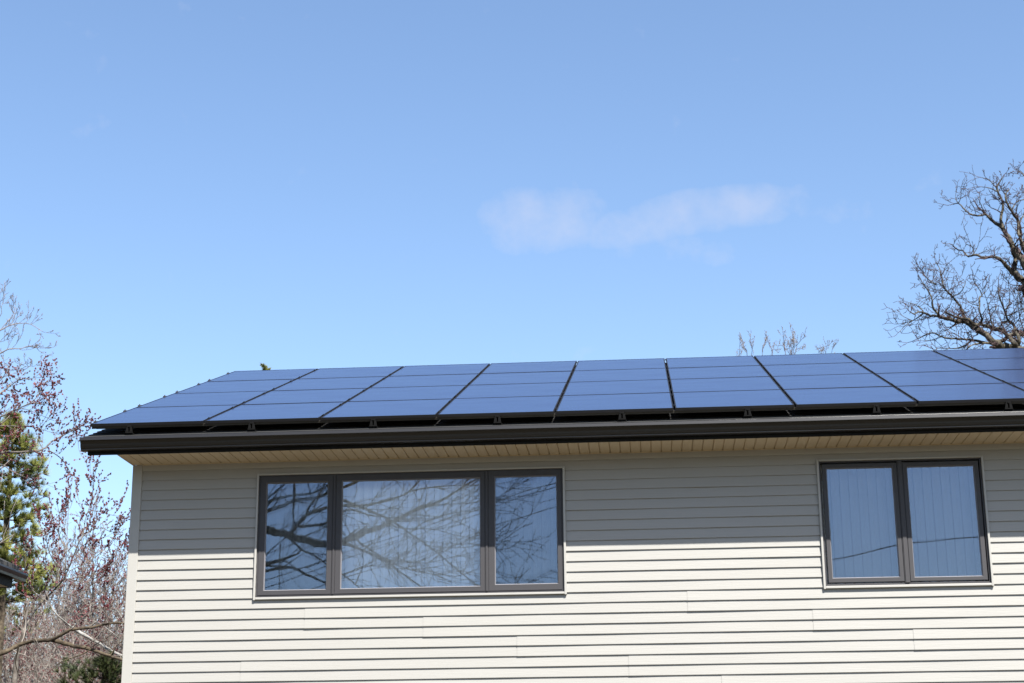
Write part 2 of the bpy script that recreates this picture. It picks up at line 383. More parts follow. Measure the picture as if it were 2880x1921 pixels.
def bowed(name, mm, par, x0, x1, z0, z1, y, bow, tx=0, tz=0, seed=0):
    m = MB(); nx, nz_ = 14, 18; q = random.Random(seed); ph = [q.uniform(0, 6) for _ in range(4)]
    for j in range(nz_+1):
        for i in range(nx+1):
            u, v = i/nx, j/nz_; X, Z = x0+(x1-x0)*u, z0+(z1-z0)*v
            d = bow*16*u*(1-u)*v*(1-v)+tx*(u-.5)+tz*(v-.5)+(.00018 if x0 > 6 else .0001)*math.sin(X*4.3+ph[0])*math.sin(Z*3.7+ph[1])+.00003*math.sin(X*11+ph[2])*math.sin(Z*9+ph[3])
            m.v.append((X, y-d, Z))
    for j in range(nz_):
        for i in range(nx):
            k = j*(nx+1)+i; m.f.append((k, k+1, k+nx+2, k+nx+1))
    return m.build(name, mm, par, smooth=True)
def window(name, label, W, trimrect, mull, sashes, mats, miter):
    w_ = MB(); ringbox(w_, W['x0']+.001, W['x1']-.001, W['z0']+.001, W['z1']-.001, .016, -.010, .09, .020, .012)
    for a, b in mull:
        w_.box(a, b, -.0155, .09, W['z0']+.0215, W['z1']-.0135)
        w_.box(a+.008, b-.008, -.022, -.0158, W['z0']+.022, W['z1']-.014)
    win = w_.build(name, 'frame', house, bevel=.0012); win['label'] = label
    t = MB(); X0, X1, Z0_, Z1_ = trimrect
    t.box(X0, W['x0'], -.034, .004, Z0_-.006, Z1_); t.box(W['x1'], X1, -.034, .004, Z0_-.006, Z1_)
    t.box(W['x0']+.0003, W['x1']-.0003, -.034, .004, W['z1'], Z1_-.0004); t.box(W['x0']+.0003, W['x1']-.0003, -.034, .004, Z0_, W['z0'])
    t.build('trim', 'trim', win, bevel=.003)
    gk = MB(); gk.box(W['x0']+.0175, W['x1']-.0175, .045, .06, W['z0']+.022, W['z1']-.014)
    for (X0, X1, Z0_, Z1_, a, b, c, d), mm in zip(sashes, mats):
        s = MB(); bd = MB(); sash(s, bd, X0, X1, Z0_, Z1_, a, b, c, d, -.016, .004)
        sh = s.build('sash', 'frame', win); bd.build('glazing_bead', 'bead', win)
        bowed('pane', mm, win, a-.003, b+.003, c-.003, d+.003, .0065, -.0002, seed=int(a*100))
        if mm == 'glassdark': bowed('inner_pane', 'inner', win, a-.003, b+.003, c-.003, d+.003, .018, .0004, rng.uniform(-.0003, .0003), rng.uniform(-.0008, .0008), seed=int(a*77))
        if mm == 'glassdark': p = MB(); p.quad((a, .026, c), (b, .026, c), (b, .026, d), (a, .026, d)); p.build('insect_screen', 'screen', win)
        q = MB(); e = .0035                  # dark joint round the sash
        ringbox(q, X0-e, X1+e, Z0_-e, Z1_+e, e+.004, -.0085, -.004); q.build('gasket', 'gasket', win)
    return win
za, zb_ = 3.848, 4.922
window('window', 'wide window of three panes reflecting a bare tree', W1, (1.284, 4.408, 3.7505, 5.0225), [(2.066, 2.098), (3.604, 3.638)],
       [(1.3245, 2.0625, 3.796, 4.990, 1.391, 2.006, za, zb_), (2.1015, 3.6005, 3.796, 4.990, 2.165, 3.549, 3.850, 4.925),
        (3.6415, 4.3655, 3.796, 4.992, 3.709, 4.318, 3.862, 4.929)], ['glassdark', 'glass', 'glassdark'], False)
window('window', 'narrower window of two tall panes reflecting clear sky', W2, (6.899, 8.5185, 3.7535, 5.0245), [(7.681, 7.732)],
       [(6.953, 7.676, 3.812, 4.976, 6.999, 7.630, 3.860, 4.931), (7.737, 8.466, 3.812, 4.976, 7.783, 8.419, 3.854, 4.929)], ['glassdark', 'glassdark'], True)
rm = MB()
for W in (W1, W2):
    a, b, c, d = W['x0']-.4, W['x1']+.4, W['z0']-.8, W['z1']+.2
    rm.quad((a, .125, c), (a, 3, c), (b, 3, c), (b, .125, c)); rm.quad((a, .125, d), (a, 3, d), (b, 3, d), (b, .125, d))
    rm.quad((a, .125, c), (a, 3, c), (a, 3, d), (a, .125, d)); rm.quad((b, .125, c), (b, 3, c), (b, 3, d), (b, .125, d)); rm.quad((a, 3, c), (b, 3, c), (b, 3, d), (a, 3, d))
rm.build('interior', 'room', house)
for W in (W1, W2): si = MB(); si.box(W['x0']-.02, W['x1']+.02, .0905, .33, W['z0']-.01, W['z0']+.022); si.build('window_board', 'sill', house)
def blinds(x0, x1, z0, z1, ang, label):
    t = tag(empty('vertical_blind', ((x0+x1)/2, .16, z0)), label, 'window blind', 'vertical blinds behind the windows')
    h = MB(); h.box(x0, x1, .19, .225, z1, z1+.03); h.build('headrail', 'trim', t)
    x = x0+.03; k = 0; sl_ = MB()
    while x < x1-.03:
        a = R(ang+rng.uniform(-4, 4)); c_, s_ = math.cos(a)*.0445, math.sin(a)*.0445; bow = .006
        sl_.quad((x-c_, .207-s_, z0+.01), (x, .207-bow, z0+.01), (x, .207-bow, z1), (x-c_, .207-s_, z1)); sl_.quad((x, .207-bow, z0+.01), (x+c_, .207+s_, z0+.01), (x+c_, .207+s_, z1), (x, .207-bow, z1))
        x += .0905
    sl_.build('slats', 'blind', t)
blinds(1.0, 4.72, 3.815, 5.10, 15, 'white vertical blind hanging behind the wide three pane window')
blinds(6.7, 8.75, 3.815, 5.10, 15, 'white vertical blind hanging behind the two pane window')

# ------------------------------------------------------------------ solar array
PX0, PW, PZ, PY, PH, TL = -.28645, 1.161575, 5.45398, -.6, 1.506461, .347061
def onp(x, s, h): return (x, PY+s*ct-h*st, PZ+s*st+h*ct)      # x, distance up the slope, height over the glass plane
def pbox(m, x0, x1, s0, s1, h0, h1):
    m.hexa([onp(x0, s0, h0), onp(x1, s0, h0), onp(x1, s1, h0), onp(x0, s1, h0), onp(x0, s0, h1), onp(x1, s0, h1), onp(x1, s1, h1), onp(x0, s1, h1)])
gap = .019
ordc = ['first', 'second', 'third', 'fourth', 'fifth', 'sixth', 'seventh', 'eighth', 'ninth']
ordr = ['bottom row', 'second row up', 'third row up', 'top row']
def make_panel():
    t = empty('solar_panel', onp(PX0, 0, 0))
    fr = MB(); w_ = PW-gap; h_ = PH-.006
    for a, b, c, d in ((0, .011, 0, h_), (w_-.011, w_, 0, h_), (.011, w_-.011, 0, .011), (.011, w_-.011, h_-.011, h_)):
        pbox(fr, PX0+a, PX0+b, c, d, -.029, 0)
    fr.build('frame', 'pframe', t)
    gl = MB(); gl.quad(onp(PX0+.011, .011, -.002), onp(PX0+w_-.011, .011, -.002), onp(PX0+w_-.011, h_-.011, -.002), onp(PX0+.011, h_-.011, -.002))
    gl.build('glass_sheet', 'pv', t)
    return t
def add_clamps(t, col, row):
    x = PX0+col*PW; s = row*PH; ed = col == 0
    for f_ in (.2, 1.18):
        c_ = MB()
        if ed:
            pbox(c_, x-.030, x+.006, s+f_-.017, s+f_+.017, -.03, .004); pbox(c_, x-.018, x-.008, s+f_-.006, s+f_+.006, .0045, .015)
            o = c_.build('clamp', 'steel', t)
        else:
            pbox(c_, x-gap-.006, x+.006, s+f_-.02, s+f_+.02, .0005, .005); pbox(c_, x-gap+.004, x-.004, s+f_-.008, s+f_+.008, .0055, .013)
            o = c_.build('clamp', 'clampd', t)
        
def clampfix(t, dx): pass
proto = make_panel(); kids = list(proto.children)
for col in range(9):
    for row in range(4):
        if col == 0 and row == 0: t = proto
        else:
            t = proto.copy(); C.objects.link(t)
            t.location = onp(PX0+col*PW, row*PH, 0); t.rotation_euler = (rng.uniform(-.0012, .0012), rng.uniform(-.0012, .0012), 0)
            for k in kids:
                c_ = k.copy(); C.objects.link(c_); c_.parent = t
        col_s = 'leftmost' if col == 0 else ('at the right photo edge' if col == 8 else ordc[col]+' from the left end')
        tag(t, f'dark blue solar panel in the {ordr[row]}, {col_s}', 'solar panel', 'solar panels on the roof')
        bpy.context.view_layer.update() if False else None
        add_clamps(t, col, row)
# rails: two under each row; the front one carries the roof feet
RX0, RX1 = -.278, PX0+9*PW+.02
names = ['bottom', 'second', 'third', 'top']
for row in range(4):
    for k, f_ in enumerate((.2, 1.18)):
        m_ = MB(); s = row*PH+f_
        pbox(m_, RX0-.01, RX1, s-.02, s+.02, -.0345-.04, -.0345)
        tag(m_.build('mounting_rail', 'rail'), f"black rail crossing beneath the {'lower' if k == 0 else 'upper'} part of the {names[row]} panel row", 'mounting rail', 'rails under the solar panels')
m_ = MB(); pbox(m_, RX0, RX1, .012, .05, -.053, -.0295)
pbox(m_, RX0, RX1, .009, .0119, -.050, -.040)
tag(m_.build('mounting_rail', 'rail'), 'brownish front rail showing just below the lower panel edge above the gutter', 'mounting rail', 'rails under the solar panels')
feet = [365, 709, 1051, 1400, 1750, 2103, 2465, 2836]
fw = ['leftmost', 'second', 'third', 'fourth', 'fifth', 'sixth', 'seventh', 'eighth']
protof = None
for k, px in enumerate(feet):
    x = at(px, 1195-(px-1400)*.0277, -.56).x
    if protof is None:
        t = empty('roof_foot', (x, -.55, 5.335)); protof = t; x0 = x
        m_ = MB(); y0 = -.597; yb2 = -.583
        # slotted plate: two legs and a cap
        zb1, zt1 = 5.352, 5.428
        def pl(xa0, xa1, xb0, xb1, z0_, z1_): m_.hexa([(x+xa0, y0, z0_), (x+xa1, y0, z0_), (x+xa1, yb2, z0_), (x+xa0, yb2, z0_), (x+xb0, y0, z1_), (x+xb1, y0, z1_), (x+xb1, yb2, z1_), (x+xb0, yb2, z1_)])
        pl(-.036, -.007, -.027, -.007, zb1+.012, zt1-.018); pl(.007, .036, .007, .027, zb1+.012, zt1-.018)
        pl(-.027, .027, -.018, .018, zt1-.0178, zt1); pl(-.040, .040, -.036, .036, zb1, zb1+.0118)
        m_.build('plate', 'foot', t, bevel=.002)
        m_ = MB(); m_.box(x-.045, x+.045, -.582, -.47, 5.335, 5.350); m_.build('base', 'foot', t, bevel=.002)
        m_ = MB(); m_.box(x-.009, x+.009, y0-.007, y0-.0005, 5.412, 5.427); m_.build('bolt', 'foot', t)
    else:
        t = protof.copy(); C.objects.link(t); t.location.x = x
        for q in protof.children: c_ = q.copy(); C.objects.link(c_); c_.parent = t
    tag(t, f"black slotted roof foot under the panels, {fw[k]} {'of the feet' if k == 0 else 'from the left'} above the gutter", 'roof bracket', 'feet holding the solar rail')

# ------------------------------------------------------------------ trees
UPV = Vector((0, 0, 1))
def rvec(r): return Vector((r.gauss(0, 1), r.gauss(0, 1), r.gauss(0, 1))).normalized()
def smooth(pts, k=4):
    out_ = []
    for i in range(len(pts)-1):
        p0, p1, p2, p3 = pts[max(i-1, 0)], pts[i], pts[i+1], pts[min(i+2, len(pts)-1)]
        for j in range(k):
            t = j/k; out_.append(.5*((2*p1)+(p2-p0)*t+(2*p0-5*p1+4*p2-p3)*t*t+(3*p1-p0-3*p2+p3)*t*t*t))
    out_.append(pts[-1]); return out_
class Tree:
    """limbs traced or grown as tapering tubes, then finer and finer twigs"""
    def __init__(s, seed, **k):
        s.r = random.Random(seed); s.big = MB(); s.fine = MB(); s.bud = MB(); s.P = dict(len=.9, ratio=.6, ang=(30, 65), den=.16, lv=3, wig=.22, trop=.12, rmin=.003, bud=0, flat=.8, tipr=.004)
        s.P.update(k)
    def addbud(s, p, d, z):
        r = s.r; d = (d+rvec(r)*.6).normalized(); a = d.orthogonal().normalized(); b = d.cross(a); l = z*r.uniform(.7, 1.5); w_ = z*.5
        n = len(s.bud.v)
        for q in (p, p+d*l*.5+a*w_, p+d*l*.5-a*w_*.5+b*w_*.87, p+d*l*.5-a*w_*.5-b*w_*.87, p+d*l): s.bud.v.append(tuple(q))
        for i in (1, 2, 3):
            j = i % 3+1; s.bud.f += [(n, n+j, n+i), (n+4, n+i, n+j)]
    def twig(s, p, d, ln, r0, lv):
        P, r = s.P, s.r; n = 4 if lv > 0 else 3; pts = [p]; rad = [r0]; dd = d.copy()
        for i in range(n):
            dd = (dd+rvec(r)*P['wig']+UPV*P['trop']).normalized(); pts.append(pts[-1]+dd*ln/n); rad.append(max(P['rmin'], r0*(1-.75*(i+1)/n)))
        s.fine.tube(pts, rad, 3 if r0 < .012 else 4)
        if P['bud'] and lv <= 1:
            for i in range(1, len(pts)):
                for _ in range(P.get('nb', 2)):
                    s.addbud(pts[i].lerp(pts[i-1], r.random()), dd, P['bud'])
        if lv > 0:
            k = max(2, int(ln/P['den']))
            for i in range(k):
                f = (i+.6+r.uniform(-.3, .3))/k; f = min(max(f, .12), .98); x = f*n; a = int(min(x, n-1)); q = pts[a].lerp(pts[a+1], x-a)
                t = (pts[a+1]-pts[a]).normalized(); side = (rvec(r)*Vector((1, P['flat'], 1)) if False else rvec(r)); side.y *= P['flat']
                side = (side-t*side.dot(t)).normalized(); an = R(r.uniform(*P['ang']))
                s.twig(q, t*math.cos(an)+side*math.sin(an), ln*P['ratio']*(1.15-.6*f)*r.uniform(.6, 1.15), max(P['rmin'], rad[a]*.6), lv-1)
    def limb(s, pts, r0, r1, tw=1.0, start=.15, lv=None, den=None, tl=None, sm=4, k=7, wob=.3):
        P, r = s.P, s.r; lv = P['lv']-1 if lv is None else lv
        pts = smooth(pts, sm); n = len(pts)-1; rad = [(r0+(r1-r0)*(i/n)**.8) for i in range(n+1)]
        pts = [p+rvec(r)*rad[i]*wob if 0 < i < n else p for i, p in enumerate(pts)]
        rad2 = [q*r.uniform(.88, 1.14) for q in rad]
        s.big.tube(pts, rad2, k if r0 > .02 else 4)
        L_ = sum((pts[i+1]-pts[i]).length for i in range(n)); cnt = int(L_*tw/(den or P['den']))
        for j in range(cnt):
            f = start+(1-start)*(j+r.random())/max(cnt, 1); f = min(f, .995); x = f*n; a = int(x); q = pts[a].lerp(pts[a+1], x-a); t = (pts[a+1]-pts[a]).normalized()
            side = rvec(r); side.y *= P['flat']; side = side+UPV*.25; side = (side-t*side.dot(t)).normalized(); an = R(r.uniform(*P['ang']))
            s.twig(q, t*math.cos(an)+side*math.sin(an), (tl or P['len'])*(1.1-.5*f)*r.uniform(.45, 1.2), max(P['rmin']*1.5, min(rad[a]*.45, P.get('tr', .014))), lv)
        s.twig(pts[-1], (pts[-1]-pts[-2]).normalized(), (tl or P['len'])*.7, r1, lv)
        return pts
    def finish(s, name, base, mb, mt, mbud, label, cat, group=None):
        t = tag(empty(name, base), label, cat, group)
        s.big.build('trunk', mb, t, smooth=True)
        if s.fine.v: s.fine.build('crown', mt, t, smooth=True)
        if s.bud.v: s.bud.build('twig_buds', mbud, t)  # small buds set along the bare twigs
        return t
    def px(s, Y, pts, **k):
        """limb through photo pixels (px, py[, extra depth]) ; radii in photo px"""
        r0, r1 = k.pop('w'); sc = (Y-CY)/F; off = s.r.uniform(-.6, .6)*k.pop('dj', 1)
        P_ = []
        for i, q in enumerate(pts):
            dy = q[2] if len(q) > 2 else off*math.sin(i*.9)*min(1, i*.5)
            P_.append(at(q[0], q[1], Y+dy))
        return s.limb(P_, r0*sc/2, r1*sc/2, **k)

def cropper(x0, y0, sc): return lambda *q: [(x0+a/sc, y0+b/sc) for a, b in q]

# --- the old bare oak behind the right end of the roof
OY = 14.0
ok = Tree(11, len=.56, den=.15, lv=3, wig=.42, ratio=.58, ang=(35, 80), trop=.10, rmin=.0042, tr=.014, bud=.013, nb=1)
A6, A5, A4 = cropper(2480, 440, 2.8), cropper(2500, 720, 5.6), cropper(2640, 440, 4.612)
L_ = lambda c, w_, *q, **k: ok.px(OY, c(*q), w=w_, **k)
L_(A6, (24, 7), (1180, 960), (1120, 840), (1060, 760), (1010, 660), (950, 570), (880, 510), (815, 455))
L_(A6, (7, 2.5), (815, 455), (750, 465), (690, 450), (640, 405), (605, 370), (560, 378), start=.05)
L_(A6, (3, 1.2), (605, 370), (625, 310), (625, 250), lv=1, tl=.4); L_(A6, (3, 1.2), (605, 370), (580, 330), (590, 260), lv=1, tl=.35)
L_(A6, (4, 1.2), (815, 455), (790, 400), (765, 340), (768, 290), lv=1, tl=.45); L_(A6, (3, 1.2), (740, 450), (725, 400), (700, 350), lv=1, tl=.4)
L_(A6, (11, 3), (950, 570), (935, 480), (955, 400), (940, 330), (905, 250), (930, 200), (950, 165), tl=.42)
L_(A6, (4, 1.3), (905, 250), (860, 200), (820, 175), (775, 165), lv=1); L_(A6, (4, 1.3), (905, 275), (850, 250), (790, 240), (750, 245), lv=1)
L_(A6, (12, 3), (1180, 760), (1120, 700), (1090, 650), (1080, 520), (1020, 430), (980, 350), (975, 300), (1000, 260))
L_(A6, (5, 2), (1020, 430), (1060, 360), (1120, 340), (1180, 330))
L_(A4, (12, 3), (1160, 1320), (1107, 1220), (1070, 1100), (1030, 960), (1030, 850), (960, 740), (900, 630), (870, 520), (850, 470))
L_(A4, (6, 2), (1030, 900), (1080, 800), (1107, 740), (1150, 600)); L_(A4, (5, 1.5), (1180, 290), (1107, 250), (1060, 200), (1000, 160), tl=.4)
L_(A4, (16, 9), (1090, 1600), (990, 1490), (990, 1330), (960, 1240), (930, 1130))
L_(A6, (22, 8), (1180, 1050), (1120, 990), (1060, 950), (1000, 880), (930, 810), (870, 790))
L_(A6, (8, 3), (870, 790), (800, 795), (740, 775), (700, 785), (675, 785), (640, 745), (590, 730), (555, 695), start=.05)
L_(A6, (4, 2), (725, 765), (715, 715), (665, 690), lv=1); L_(A6, (3, 1.2), (725, 765), (755, 710), (770, 650), lv=1)
L_(A5, (26, 9), (1900, 1560), (1800, 1450), (1620, 1320), (1450, 1190), (1300, 1090), (1180, 1020), (1080, 1030), (950, 990), (820, 970))
L_(A5, (9, 3), (820, 970), (720, 935), (660, 945), (560, 895), (470, 880), (400, 915), (340, 880), start=.05)
L_(A5, (5, 1.5), (545, 895), (470, 960), (370, 1020), (250, 1100), (180, 1185), tw=.4, lv=1)
L_(A5, (3, 1), (370, 1020), (260, 970), (150, 900), lv=1); L_(A5, (3, 1), (370, 1020), (200, 1065), (90, 1075), lv=1)
L_(A5, (4, 1.2), (540, 870), (480, 810), (400, 760), (300, 730), lv=1)
L_(A5, (8, 2), (800, 950), (690, 800), (680, 680), (620, 550), (540, 440), (490, 340))
L_(A5, (3, 1), (740, 440), (640, 380), (540, 270), (485, 190), lv=1)
L_(A5, (8, 2), (1200, 990), (1140, 820), (1070, 720), (990, 620), (900, 540), (850, 460), (850, 400), (815, 290), (800, 200), (740, 100))
L_(A5, (4, 1.2), (1020, 630), (1120, 580), (1185, 480), (1195, 400), (1100, 320)); L_(A5, (3, 1), (890, 545), (760, 540), (650, 540), lv=1)
L_(A5, (3, 1), (860, 470), (790, 455), (700, 440), (600, 350), (540, 280)); L_(A5, (3, 1), (820, 320), (880, 200), (930, 120), lv=1)
L_(A5, (4, 1), (820, 940), (930, 830), (1000, 690), lv=1); L_(A5, (3.4, 1), (990, 660), (900, 660), (810, 620), (760, 480), lv=1)
L_(A5, (7, 2), (1440, 1075), (1465, 1000), (1430, 880), (1430, 660), (1465, 630), (1440, 550), (1350, 420), (1330, 350))
L_(A5, (3, 1), (1410, 780), (1300, 750), (1220, 700), lv=1); L_(A5, (3, 1), (1460, 620), (1520, 540), (1480, 460), lv=1)
L_(A5, (15, 6), (2110, 1540), (2030, 1420), (1960, 1370), (1880, 1260), (1780, 1165), (1640, 1150), (1540, 1100), (1440, 1075), (1330, 1075), (1250, 1000), (1100, 970), (1000, 940), (900, 890))
L_(A5, (13, 10), (1700, 1390), (1850, 1290), (1930, 1235), (2128, 1250), (2300, 1240))
L_(A5, (14, 3), (2050, 1560), (2030, 1420), (2050, 1330), (1990, 1180), (1960, 1080), (1880, 1020), (1850, 950), (1820, 860), (1740, 640), (1730, 500))
L_(A5, (4, 1.5), (1850, 950), (1950, 910), (2110, 830), (2250, 760)); L_(A5, (6, 4), (1880, 1025), (1800, 1040), (1750, 1110), (1640, 1150))
L_(A5, (5, 1.5), (1600, 960), (1560, 780), (1510, 600)); L_(A5, (5, 1.5), (1640, 1140), (1600, 960), (1680, 840), (1700, 780)); L_(A5, (4, 1.3), (1820, 860), (1900, 740), (1890, 500), (1880, 400))
L_(A5, (4, 1.5), (2128, 1180), (2060, 960), (2030, 700), (2040, 500)); L_(A5, (4, 1.5), (2200, 1000), (2110, 840), (2030, 550))
L_(A5, (9, 3), (1700, 1400), (1640, 1390), (1400, 1340), (1250, 1315), (1100, 1305), (950, 1295), (820, 1270), (700, 1210), (560, 1250), (450, 1310))
L_(A5, (4, 1), (820, 1275), (650, 1330), (500, 1335), lv=1); L_(A5, (6, 2), (1300, 1330), (1200, 1410), (1060, 1455), (900, 1455), (780, 1450), (740, 1480))
L_(A5, (6, 4), (1600, 1375), (1400, 1380), (1260, 1430), (1220, 1490))
# trunk and the crown beyond the right photo edge
tb = at(3150, 1400, OY); ok.limb([Vector((tb.x, OY, 0)), Vector((tb.x-.1, OY, 3)), Vector((tb.x, OY, 6)), at(3080, 900, OY)], .42, .24, tw=.0, lv=0)
for q in (((3080, 1050), (2990, 1010), (2870, 985), (2821, 979)), ((3110, 1000), (3000, 860), (2920, 800), (2890, 800)), ((3080, 900), (3000, 790), (2930, 745), (2890, 735)), ((3110, 960), (3000, 950), (2900, 945))):
    ok.px(OY, q, w=(38, 26), tw=.5)
for q in (((3080, 900), (3070, 640), (3060, 420), (3080, 250)), ((3080, 900), (3160, 600), (3180, 350), (3150, 120)), ((3090, 900), (3280, 640), (3400, 420)), ((3070, 640), (3130, 430), (3150, 200)),
          ((3090, 950), (3300, 850), (3500, 720)), ((3160, 600), (3300, 420), (3350, 200))):
    ok.px(OY, q, w=(24, 4), tl=.9, tw=.8, dj=2)
ok.finish('oak_tree', (tb.x, OY, 0), 'oak', 'oaktwig', 'budtip', 'large old bare oak with gnarled rough limbs rising behind the right end of the roof', 'tree')

# --- young bare tree tops peeping over the ridge
Z8 = cropper(2040, 900, 6.53)
def sap(seed, Y, stems, label):
    t = Tree(seed, len=.30, den=.26, lv=2, wig=.25, trop=.25, ang=(25, 55), rmin=.004, tr=.007, bud=.018, nb=1)
    bx = sum(q[0] for st_ in stems for q in Z8(*st_))/sum(len(st_) for st_ in stems); b = at(bx, 1300, Y); base = Vector((b.x, Y, 0))
    fork = at(bx, 1150, Y); t.limb([base, Vector((b.x, Y, fork.z*.5)), fork], .08, .035, tw=0, lv=0)
    for st_ in stems:
        P_ = [at(a, c, Y+t.r.uniform(-.5, .5)) for a, c in Z8(*[(x_, 650-(650-y_)*.86) for x_, y_ in st_])]; t.limb([fork]+P_, .012, .004, start=.3, tw=.8)
    t.finish('young_tree', base, 'oaktwig', 'greytwig', 'budtip', label, 'tree', 'young bare trees beyond the roof ridge')
sap(31, 26, [((255, 760), (255, 660), (270, 330)), ((400, 650), (340, 480), (320, 350)), ((485, 655), (480, 460), (460, 260))], 'thin bare treetop over the ridge, leftmost of the small group')
sap(32, 28, [((680, 640), (710, 470), (740, 300)), ((860, 640), (820, 470), (760, 290)), ((860, 620), (930, 550))], 'sparse bare treetop over the ridge between its two neighbours')
sap(33, 24, [((1105, 630), (1085, 450), (1060, 230)), ((1215, 630), (1270, 440), (1250, 260), (1200, 90)), ((1240, 620), (1340, 400), (1440, 260)), ((1190, 620), (1160, 400)), ((1270, 620), (1440, 520)), ((1100, 560), (960, 450)), ((1210, 600), (1220, 350))], 'tallest and bushiest bare treetop over the ridge')
sap(34, 30, [((1720, 620), (1700, 520)), ((1840, 610), (1900, 430)), ((1950, 600), (2030, 420)), ((1800, 620), (1780, 560))], 'low wisp of bare twigs over the ridge nearest the oak')

# --- conifers
def tuft(m, r, p, d, ln, n, wd):
    for _ in range(n):
        q = (d+rvec(r)*.75).normalized(); a = q.orthogonal().normalized()*wd; l = ln*r.uniform(.7, 1.2)
        k = len(m.v); e = p+q*l; m.v += [tuple(p-a), tuple(p+a), tuple(e)]; m.f.append((k, k+1, k+2))
def pine(seed, Y, cxp, top, wid, botp, label, mt='pine', ln=.16, step=.42, n=30, wd=.0055, dens=1.0, lean=0):
    r = random.Random(seed); t = at(cxp, top, Y); base = Vector((t.x+lean, Y, 0)); tr = MB(); nd = MB()
    tr.tube([base, base.lerp(t, .5), t], [.22, .14, .015], 8)
    zb3 = at(cxp, botp, Y).z; z = t.z; k = 0
    while z > zb3:
        f = (t.z-z)/(t.z-zb3); Rr = wid*(f**.62)*(1-.12*math.sin(k*1.7))+.12; nb = max(3, int(5+3*f)*dens)
        for j in range(int(nb)):
            a = r.uniform(0, 6.283); d = Vector((math.cos(a), math.sin(a), r.uniform(.05, .45))).normalized(); l = Rr*r.uniform(.5, 1.1)
            p = Vector((t.x+(base.x-t.x)*((t.z-z)/t.z), Y, z)); mid = p+d*l*.5; e = p+d*l+Vector((0, 0, .12*l)); tr.tube([p, mid, e], [.022, .013, .005], 4)
            kk = max(2, int(l/.17))
            for i in range(kk+1):
                q = p.lerp(e, .35+.65*i/kk); dd = (d+UPV*.5+rvec(r)*.25).normalized()
                for _ in range(2):
                    sp = q+rvec(r)*.10*(1 if l > .4 else .3); tuft(nd, r, sp, (dd+rvec(r)*.4).normalized(), ln, n, wd)
                tr.tube([q, q+dd*.12], [.006, .004], 3)
        z -= step*r.uniform(.7, 1.1)*(.5+.5*min(1, f*3)); k += 1
    o = tag(empty('pine_tree' if mt == 'pine' else 'evergreen_shrub', base), label, 'tree' if mt == 'pine' else 'shrub')
    tr.build('trunk' if mt == 'pine' else 'stem', 'brown', o, smooth=True); nd.build('needles', mt, o)
pine(3, 19, 40, 1183, 1.12, 1700, 'yellow green pine behind the red budding branches at the left edge', n=46, wd=.006, dens=1.5, step=.34, ln=.19)
pine(4, 34, 744, 1033, .08, 1130, 'tip of a yellow green pine showing over the ridge', ln=.09, n=26, step=.22)
pine(6, 12, 292, 1868, 1.0, 1990, 'dark green evergreen shrub low beside the corner of the house', mt='juniper', ln=.13, n=24, step=.22, wd=.006, dens=1.6)
pine(8, 30, 75, 1640, .7, 1800, 'small green pine under the end of the neighbouring gutter', ln=.16, n=20, step=.5)

# --- red budding maples
C2, C3 = cropper(0, 780, 2.75), cropper(0, 1350, 2.745)
MY = 9.0
ma = Tree(21, len=.75, den=.17, lv=3, wig=.24, trop=.16, ang=(30, 62), rmin=.0032, tr=.009, bud=.036, nb=1, ratio=.6)
La = lambda c, w_, *q, **k: ma.px(MY, c(*q), w=w_, **k)
La(C2, (8, 3), (-150, 1400), (0, 1360), (200, 1350), (330, 1330), (400, 1270), (490, 1220), (550, 1190), tw=.8)
La(C2, (3, 1), (550, 1190), (585, 1130), (600, 1080), lv=1, tl=.35); La(C2, (2.4, 1), (550, 1195), (610, 1160), (670, 1130), lv=1, tl=.3)
La(C2, (2, .8), (560, 1200), (600, 1250), (610, 1330), (640, 1390), (700, 1420), lv=0, tl=.25, tw=1.4)
La(C2, (4, 1.2), (380, 1340), (460, 1390), (510, 1450), (550, 1520), lv=1, tl=.4)
La(C2, (7, 2), (-150, 1130), (0, 1080), (130, 1020), (250, 960), (320, 870)); La(C2, (4, 1.2), (130, 1020), (200, 1020), (300, 1060), (420, 1110), lv=1, tl=.5)
La(C2, (5, 1.5), (-120, 1180), (0, 1150), (120, 1150), (260, 1160), (400, 1200)); La(C2, (4, 1.3), (250, 960), (300, 980), (380, 970), (410, 940), lv=1, tl=.4)
La(C2, (5, 1.5), (-120, 960), (0, 900), (80, 840), (150, 790), (230, 790)); La(C2, (3, 1), (330, 1330), (300, 1250), (330, 1150), (400, 1060), (450, 1020), lv=1, tl=.5)
La(C2, (5, 1.4), (-100, 1560), (0, 1450), (90, 1500), (200, 1550), (330, 1600), lv=1)
tb = at(-330, 1500, MY); ma.limb([Vector((tb.x, MY, 0)), Vector((tb.x, MY, 3)), at(-300, 1500, MY), at(-250, 1250, MY)], .20, .09, tw=0, lv=0)
for q in (((-300, 1500), (-200, 1320), (-55, 1289)), ((-270, 1350), (-150, 1230), (-55, 1191)), ((-290, 1480), (-180, 1400), (-37, 1347)), ((-250, 1250), (-140, 1150), (-44, 1129)), ((-270, 1350), (-160, 1250), (-44, 1209))):
    ma.px(MY, q, w=(16, 7), tw=.3)
ma.finish('maple_tree', (tb.x, MY, 0), 'grey', 'greytwig', 'bud', 'maple with red buds whose long branch reaches toward the gutter end', 'tree')
mb_ = Tree(22, len=.7, den=.16, lv=3, wig=.22, trop=.26, ang=(22, 52), rmin=.0032, tr=.009, bud=.036, nb=1, ratio=.6)
MY2 = 11.0; Lb = lambda c, w_, *q, **k: mb_.px(MY2, c(*q), w=w_, **k)
Lb(C3, (7, 4), (190, 1150), (260, 1020), (340, 930), (435, 830), (500, 760), tw=.4)
